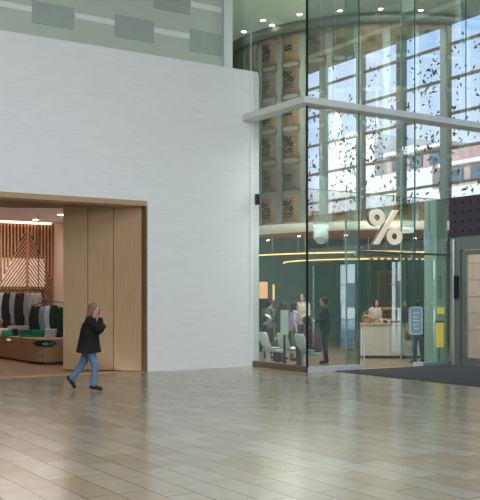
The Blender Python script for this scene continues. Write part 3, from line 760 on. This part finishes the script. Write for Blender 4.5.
# --- cafe people
rX = 0.0     # facing +X : away from the left glass
def seatpos(y): return (XB-.0, y, 0)
person('seated person in a white cap and dark jacket on the shell seat by the pier', (XB-.06, 20.05, 0), rX-.25, seated(.42, .03), (44, 46, 48), (50, 52, 58), (40, 32, 28), cap=(228, 226, 216), topname='jacket')
person('seated person in maroon jacket bent forward on the shell seat nearest the glass corner', (XB+.12, 18.1, 0), 2.1, seated(.40, .1), (112, 66, 76), (44, 50, 62), (34, 28, 28), hairstyle='bob', topname='jacket')
def sp(px, Z): return pz(px, Z, 0)
person('standing person in a black cap and grey hoodie behind the one in the white cap', sp(268, 26.0), .2, standing(1.72, .03, 'front'), (104, 112, 110), (50, 54, 60), (36, 30, 28), cap=(36, 38, 42), topname='hoodie')
person('person with long dark hair and dark top behind the white board', sp(281, 25.6), .1, standing(1.66, .05, 'front'), (70, 76, 78), (60, 62, 66), (40, 32, 30), hairstyle='long', topname='top')
person('person with long dark hair in a lilac shirt right of the white board', sp(292.5, 25.1), -.4, standing(1.66, .04, 'down'), (178, 160, 186), (98, 106, 92), (42, 30, 30), hairstyle='long', topname='shirt')
person('tall person with short dark hair in a beige shirt left of the glass corner', sp(302, 26.8), -2.4, standing(1.93, .0, 'front'), (196, 186, 170), (70, 72, 74), (44, 34, 30), topname='shirt')
person('person standing in a black jacket and dark trousers just right of the glass corner', sp(325.5, 24.0), 2.6, standing(1.80, .03, 'front'), (26, 34, 44), (34, 46, 60), (28, 24, 26), topname='jacket', bulk=1.08, loose=1.1)
person('barista with dark hair in a beige top working behind the counter', sp(376.5, 27.9), -2.2, standing(1.73, .04, 'front'), (206, 190, 176), (60, 60, 62), (34, 26, 26), hairstyle='bob', topname='top')
person('barista in a black shirt behind the espresso machine', sp(403, 28.3), -1.9, standing(1.72, .05, 'front'), (50, 52, 54), (50, 50, 52), (52, 38, 32), topname='shirt')
person('person in a navy coat and jeans standing inside by the door poster', sp(418.5, 24.15), 1.4, standing(1.72, .02, 'down'), (38, 54, 78), (58, 92, 128), (34, 28, 28), topname='coat', bulk=1.05)
p = sp(408, 24.0)
o = thing('shoulder_bag', 'orange tan bag hanging beside the navy coated person', 'bag', (p.x, p.y, .62), ROT_R)
mb = MB(); mb.loft([((0, 0, 0), .05, .05), ((0, 0, .06), .1, .07), ((0, 0, .22), .09, .05), ((0, 0, .3), .06, .03)]); mb.build('bag_body', mat('bag_orange', (190, 128, 74), .6), o, smooth=True)
MB().ring(0, .42, .1, .22, .02, -.01, .01, 24).build('strap', M_dark, o)

# ------------------------------------------------------------------ shop on the left
M_sceil = mat('shop_ceiling', (226, 214, 204), .8, emit=.07)  # slight glow brightens the shop ceiling its lamps leave dark
YBK = 29.1
box(-14, 11.2, YW+.5, YBK+.3, -.2, 0).build('floor_shop', wood('shop_floor', (150, 116, 88), (1, 5, 1), .15, .3), **ST)
box(-14, 12.3, 21.5, YBK+.3, 4.3, 4.45).build('ceiling_shop', M_sceil, **ST)
box(-14, 12, 21.45, 21.55, ZO+.1, 4.4).build('trim_14', M_oakdark, **ST)
box(-14, 11.3, YBK+.16, YBK+.3, 0, 4.3).build('wall_shop_back', wood('shop_back', (92, 60, 44)), **ST)
box(11.13, 11.3, 21.6, YBK+.16, 0, 4.3).build('wall_shop_right', mat('salmon_wall', (214, 190, 176), .8), **ST)
box(-14, -13.8, 21, YBK, 0, 4.3).build('wall_shop_left', mat('salmon_wall', (214, 190, 176), .8), **ST)
# slat screen: vertical slats above, chevron diagonals from a spine
o = thing('slat_screen', 'timber slat screen with a chevron of diagonal slats on the shop back wall', 'wall screen', (0, YBK, 0))
def bx(px, Y=YBK): u = (px-240)/F; return Y*(st+ct*u)/(ct-st*u)
def bzp(px, py, Y=YBK): u = (px-240)/F; return H+(HZ-py)*(Y/(ct-st*u))/F
xs_, xr_ = bx(27), bx(53.5)-.06; xl_ = bx(-60)
spine = xs_; zapex = bzp(27, 226)
mb = MB(); x = xl_
while x < xr_:
    lo = zapex-abs(x-spine)*2.1
    if lo < 4.22: mb.box(x-.028, x+.028, -.06, 0, max(lo, .0), 4.26)
    x += .115
mb.build('vertical_slats', M_slat, o)
mb = MB()
z = 4.2
while z > -2.5:
    for s_ in (-1, 1):
        xe = xr_ if s_ > 0 else xl_
        a = Vector((spine, -.03, z)); b_ = Vector((xe, -.03, z-abs(xe-spine)*1.35))
        if z > 3.2:
            # slats start under the chevron edge
            pass
        # clip
        dv = b_-a
        t0, t1 = 0, 1
        # below the chevron boundary: z <= zapex - 2.1|x-spine|
        for _ in range(1):
            # z(t) <= zapex-2.1|dx| t -> z + dz t <= zapex - 2.1 L t
            Lx = abs(xe-spine); A_ = (-Lx*1.35+2.1*Lx); B_ = zapex-z
            if A_*1 > B_: t1 = max(0, B_/A_)
        if dv.z*t1+z < .02: t1 = (.02-z)/dv.z
        if z < .05: continue
        if t1 > .02: mb.bar(a, a+dv*t1, .04, .045, up=(0, 1, 0))
    z -= .15
mb.build('diagonal_slats', M_slat, o)
box(spine-.03, spine+.03, -.08, 0, 0, 4.2).build('spine', M_slat, o)
box(bx(-8), bx(46), .1, .15, 2.15, 3.1).build('glint_backing', mat('glint_backing', (250, 226, 206), .4, var=.6, scale=5, emit=.5), o)  # glowing pale panel paints the glints between the slats
# cove light at the top of the back wall
box(xl_, xr_-.1, YBK-.22, YBK-.12, 4.24, 4.295).build('cove_light', mat('cove_light', (255, 224, 196), .5, emit=4), label='warm strip light along the top of the timber slat screen', category='light')
for px, py, l in ((12, 205.5, 'nearest the entrance'), (36, 219, 'closest to the slat screen'), (61, 214, 'beside the salmon side wall')):
    Z = (4.3-H)*F/(HZ-py); downlight(pz(px, Z, 4.3), 'round shop ceiling downlight '+l, 'shop ceiling downlights', r=.09)
# thin dark suspension pole
p = pz(38.5, 27.5)
MB().cyl((0, 0, 1.9), (0, 0, 4.3), .012).build('suspension_rod', M_dark, loc=(p.x, p.y, 0), label='thin dark rod from the shop ceiling down to the clothes rail', category='rod')

# garments
def garment(px, ztop, zbot, Z, wpx, c, lab, grp, yaw=0, pattern=None):
    p = pz(px, Z, 0); W = wpx*Z/F
    o = thing('hanging_garment', lab, 'garment', (p.x, p.y, ztop), ROT_R+yaw, grp)
    n = 16; mb = MB(); L = ztop-zbot; prev = None; rn = random.Random(int(px*7))
    for j in range(9):
        v = j/8; z = -v*L; hw = W/2*(.35+.65*min(1, v*5)**.6)*(1+.1*v); dp = .07*(.4+.6*min(1, v*4))
        cur = []
        for k in range(n):
            a = 2*PI*k/n; f = 1+.12*math.sin(3*a+px)*v
            cur.append(mb.b.verts.new((hw*math.cos(a)*f, dp*math.sin(a)*f*(1+.4*math.sin(5*a+px)*v), z+.015*math.sin(a*2)*v)))
        if prev:
            for k in range(n): mb.b.faces.new((prev[k], prev[(k+1) % n], cur[(k+1) % n], cur[k]))
        else: mb.b.faces.new(cur)
        prev = cur
    mb.b.faces.new(prev[::-1])
    mb.build('cloth', mat('garment_%d_%d_%d' % c, c, .9, var=.5 if pattern else .15, scale=16 if pattern else 5), o, smooth=True)
    for s_ in (-1, 1):
        mb = MB(); mb.chain([(s_*W*.3, 0, -.05), (s_*W*.5, 0, -L*.35), (s_*W*.5, 0, -L*.62)], [.05, .05, .04]); mb.build('sleeve', mat('garment_%d_%d_%d' % c, c), o, remesh=.015)
    MB().ring(0, .04, .025, .05, .006, -.003, .003, 12).build('hanger_hook', M_steel, o)
Zr = 27.3
zr = zz(293, Zr)
GG = 'clothes on the long rail'
for px, w_, y1, c, l in ((-4, 8, 330, (150, 146, 140), 'grey knit garment at the photo edge end of the long rail'), (1.5, 5, 322, (176, 174, 166), 'pale grey garment left of the black coat on the long rail'),
                         (7.5, 9, 333, (24, 26, 32), 'long black coat on the long rail'), (13.5, 6, 326, (136, 134, 132), 'mid grey garment right of the black coat on the long rail'),
                         (20, 9, 338, (30, 26, 28), 'black hooded garment in the middle of the long rail'), (27.5, 6, 328, (128, 124, 120), 'grey garment right of the hooded one on the long rail'),
                         (32, 6, 322, (150, 144, 134), 'taupe garment second from the right end of the long rail'), (38, 8, 312, (158, 148, 136), 'short beige garment at the right end of the long rail')):
    garment(px, zr, zz(y1, Zr), Zr, w_, c, l, GG, .5)
a = pz(-14, Zr, zr+.09); b_ = pz(43, Zr, zr+.09)
o = thing('clothes_rail', 'long dark clothes rail in front of the timber slat screen', 'clothes rack', (0, 0, 0))
MB().cyl(a, b_, .018).build('rail_bar', M_dark, o)
for e in (a, b_): MB().cyl((e.x, e.y, .67 if e is a else 0), (e.x, e.y, e.z), .018).build('upright', M_dark, o)
Z2 = 25.3; z2 = zz(305, Z2)
for px, w_, y0, y1, c, l, pt in ((36, 11, 306, 338, (36, 42, 30), 'dark olive patterned jacket at the left of the round rail', 1), (43, 6, 307, 334, (134, 146, 158), 'blue grey garment on the round rail', 0),
                             (48.5, 6, 306, 334, (196, 206, 214), 'white garment in the middle of the round rail', 0), (54, 7, 305, 336, (40, 60, 46), 'dark green patterned jacket right of the white garment', 1),
                             (60, 8, 307, 336, (26, 70, 52), 'emerald green and black jacket at the oak panel end of the round rail', 1)):
    garment(px, zz(y0, Z2), zz(y1, Z2), Z2, w_, c, l, 'clothes on the round rail', .25, pt)
a = pz(32, Z2, z2-.02); b_ = pz(65, Z2, z2+.06)
o = thing('clothes_rail', 'short pale clothes rail holding the patterned jackets beside the oak panels', 'clothes rack', (0, 0, 0))
mid = pz(48, Z2-.0, z2+.12)
MB().chain([a, mid, b_], [.012]*3).build('rail_bar', M_dark, o)
for e in (a, b_): MB().cyl((e.x, e.y, .67), (e.x, e.y, e.z), .012).build('upright', M_dark, o)
# curved display plinth
fr_ = [fl(-20, 355.5), fl(0, 358.5), fl(12, 360.2), fl(22, 362), fl(30, 363.4), fl(36, 364.1), fl(44, 364.5), fl(54, 364.4), fl(70, 363.6), fl(78, 362.2)]
bkp = [p+FV*1.3 for p in fr_[::-1]]
M_pl = wood('plinth_wood', (164, 126, 94), (1, 1, 8), .08)
zt = .67
o = thing('display_plinth', 'low curved tan display plinth inside the shop doorway', 'plinth', (0, 0, 0))
MB().prism([(p.x, p.y) for p in fr_+bkp], .06, zt).build('plinth_body', M_pl, o)
cx = sum((p for p in fr_+bkp), Vector())/len(fr_+bkp)
MB().prism([((p+(cx-p)*.03).x, (p+(cx-p)*.03).y) for p in fr_+bkp], 0, .06).build('toe_kick', M_dark, o)
# front slot, its inner shade painted as a dark sheet
q0, q1 = fl(33, 363.8), fl(57, 364.4)
dq = (q1-q0)
def slot(u, off, z):
    px = 33+24*u; K = [(33, 363.7), (36, 364.1), (44, 364.5), (54, 364.4), (57, 364.28)]
    for (a0, b0), (a1, b1) in zip(K, K[1:]):
        if a0 <= px <= a1+1e-6:
            p0, p1 = fl(a0, b0), fl(a1, b1); v = p0+(p1-p0)*((px-a0)/(a1-a0)) - FV*off; break
    return Vector((v.x, v.y, z))
mb = MB(); n_ = 10
for k in range(n_):
    u0, u1 = k/n_, (k+1)/n_
    def hz(u): return .085*math.sqrt(max(0, 1-(2*u-1)**2))
    c0 = .555
    mb.b.faces.new([mb.b.verts.new(v) for v in (slot(u0, .03, c0-hz(u0)), slot(u1, .03, c0-hz(u1)), slot(u1, .03, c0+hz(u1)), slot(u0, .03, c0+hz(u0)))])
mb.build('slot_shade_sheet', mat('slot_shade', (40, 28, 22), .9), o)
def folded(px, Z, z, wpx, hgt, c, lab, grp, dpt=.28):
    p = pz(px, Z, z); W = wpx*Z/F
    mb = MB()
    mb.box(-W/2, W/2, -dpt/2, dpt/2, 0, hgt*.5); mb.box(-W/2*.94, W/2*.97, -dpt/2*.95, dpt/2*.9, hgt*.5, hgt)
    mb.build('folded_garment', mat('fold_%d_%d_%d' % c, c, .9, var=.12, scale=12), loc=p, rot=ROT_R+random.uniform(-.12, .12), bevel=min(.02, hgt*.2), label=lab, category='folded clothes', group=grp)
GP = 'folded clothes on the plinth'
gr, dg, wh, nv, gy = (36, 132, 102), (16, 96, 76), (206, 204, 204), (34, 38, 56), (150, 148, 146)
folded(3, 26.9, zt, 12, .19, wh, 'pale grey folded stack at the photo edge of the plinth', GP)
folded(8, 25.9, zt, 10, .09, gr, 'bright green folded shirt in front of the pale stack', GP)
folded(8, 26.3, zt, 11, .14, gr, 'green folded shirt behind the front green one at left', GP)
folded(15.5, 26.1, zt, 6, .2, nv, 'navy folded bundle between the pale and green stacks', GP)
folded(14, 27.0, zt, 12, .26, gy, 'grey folded stack behind the navy bundle', GP)
for k, (px, z0, c, l) in enumerate(((26, 0, gr, 'lower green folded sweater in the middle of the plinth'), (26, .1, dg, 'upper dark green folded sweater in the middle of the plinth'),
                     (38.5, 0, gr, 'lower green folded sweater left of the white box'), (38.5, .1, gr, 'upper green folded sweater left of the white box'))):
    folded(px, 25.3, zt+z0, 12.5, .1, c, l, GP)
folded(24, 26.2, zt, 10, .28, gy, 'grey folded pile behind the green sweaters', GP)
folded(36, 26.0, zt, 12, .24, (120, 150, 138), 'sage folded pile behind the green sweaters', GP)
folded(51, 25.0, zt, 11.5, .12, wh, 'lower white printed folded shirt at right of the plinth', GP)
folded(51, 25.0, zt+.12, 11, .11, (190, 190, 200), 'upper white printed folded shirt at right of the plinth', GP)
folded(59.5, 25.0, zt, 5, .12, nv, 'navy folded shirt beside the oak panel', GP)
for u, c, l, wd in ((.26, (26, 24, 30), 'black folded cloth in the plinth slot', .15), (.52, (40, 158, 120), 'mint green folded cloth in the middle of the plinth slot', .16), (.78, (28, 120, 92), 'dark green folded cloth at the right of the plinth slot', .14)):
    v = slot(u, .035, .545); mb = MB(); mb.ell((0, 0, 0), (wd/1.6, .035, .045)); mb.ell((.03, 0, -.02), (wd/2, .03, .03))
    mb.build('folded_garment', mat('slotc_%d' % c[0], c, .9), loc=v, rot=math.atan2(dq.y, dq.x), smooth=True, label=l, category='folded clothes')
v = fl(9, 360)-FV*.03
box(-.06, .06, -.01, 0, -.025, .025).build('price_card', mat('card_white', (240, 240, 236), .6, emit=.3), loc=(v.x, v.y, .58), rot=ROT_R-.25, label='tiny white card on the front of the curved plinth', category='card')

# ------------------------------------------------------------------ lights
def area(name, loc, size, e, col=(1, 1, 1), rot=(0, 0, 0), sy=None):
    l = bpy.data.lights.new(name, 'AREA'); l.energy = e; l.color = col; l.size = size; l.shape = 'RECTANGLE'; l.size_y = sy or size
    o = bpy.data.objects.new(name, l); COL.objects.link(o); o.location = loc; o.rotation_euler = rot; return o
area('hall_skylight', (3, 4, HC-.1), 14, 1620, (.93, .97, 1.0), sy=16)
area('hall_front_skylight', (4, -10, 8.5), 12, 1600, (.93, .97, 1.0), rot=(math.radians(68), 0, 0), sy=5)
area('cafe_high', (17.5, 19.3, CC-.12), 7, 190, (1, .97, .9), sy=3)
area('cafe_sack_wash', (15.5, 18.2, 6.6), 1.2, 110, (1, .86, .64), rot=(math.radians(120), 0, math.radians(-35)))  # added uplight without a fixture, brightens the sacks
v = pz(320, 29.0, 3.75); area('cafe_low', v, 5, 170, (1, .98, .92), rot=(0, 0, 0), sy=5)
area('cafe_front_low', (14.6, 18.2, 5.9), 1.6, 90, (1, .98, .94), sy=2)
v = pz(392, 25.3, 3.75); area('counter_fill', v, 1.6, 60, (1, .93, .86), rot=(math.radians(25), 0, ROT_R))  # added lamp without a fixture, aimed at the counter front
v = pz(292, 24.2, 3.75); area('seating_light', v, 2.0, 70, (.95, 1, .97))
v = pz(20, 25.5, 4.2); area('shop_light', v, 3, 80, (1, .93, .87), sy=3)
v = pz(25, 28.6, 4.1); area('shop_back_light', v, 3.5, 45, (1, .86, .74), rot=(0, 0, ROT_R), sy=.5)
area('vestibule_light', (18.7, 14, 4.2), 2, 120, (1, .95, .9), sy=5)
sun = bpy.data.lights.new('sun', 'SUN'); sun.energy = 4.5; sun.angle = .02
so = bpy.data.objects.new('sun', sun); COL.objects.link(so); so.rotation_euler = (math.radians(18), math.radians(-50), 0)

wd = bpy.data.worlds.new('sky'); S.world = wd; wd.use_nodes = True; nt = wd.node_tree
bg = nt.nodes['Background']; tc = nt.nodes.new('ShaderNodeTexCoord'); sp_ = nt.nodes.new('ShaderNodeSeparateXYZ'); rp = nt.nodes.new('ShaderNodeValToRGB')
nt.links.new(tc.outputs['Generated'], sp_.inputs[0]); nt.links.new(sp_.outputs['Z'], rp.inputs['Fac'])
e = rp.color_ramp.elements; e[0].position = .0; e[0].color = srgb((225, 232, 238)); e[1].position = .5; e[1].color = srgb((120, 165, 225))
q = rp.color_ramp.elements.new(.2); q.color = srgb((168, 202, 240))
nz = nt.nodes.new('ShaderNodeTexNoise'); nz.inputs['Scale'].default_value = 3.5; nz.inputs['Detail'].default_value = 6
nt.links.new(tc.outputs['Generated'], nz.inputs['Vector']); cr = nt.nodes.new('ShaderNodeValToRGB'); cr.color_ramp.elements[0].position = .5; cr.color_ramp.elements[1].position = .72
nt.links.new(nz.outputs['Fac'], cr.inputs['Fac']); mx = nt.nodes.new('ShaderNodeMix'); mx.data_type = 'RGBA'
nt.links.new(cr.outputs['Color'], mx.inputs[0]); nt.links.new(rp.outputs['Color'], mx.inputs[6]); mx.inputs[7].default_value = srgb((235, 240, 246))
nt.links.new(mx.outputs[2], bg.inputs['Color']); bg.inputs['Strength'].default_value = 1.75

# ------------------------------------------------------------------ camera
c = bpy.data.cameras.new('camera'); co = bpy.data.objects.new('camera', c); COL.objects.link(co)
co.location = (0, 0, H); co.rotation_euler = (PI/2, 0, -TH)
c.sensor_fit = 'HORIZONTAL'; c.sensor_width = 36; c.lens = 36*F/480; c.shift_y = (HZ-250)/480; c.clip_end = 300
S.camera = co
S.view_settings.view_transform = 'Standard'; S.view_settings.look = 'None'; S.view_settings.exposure = 0
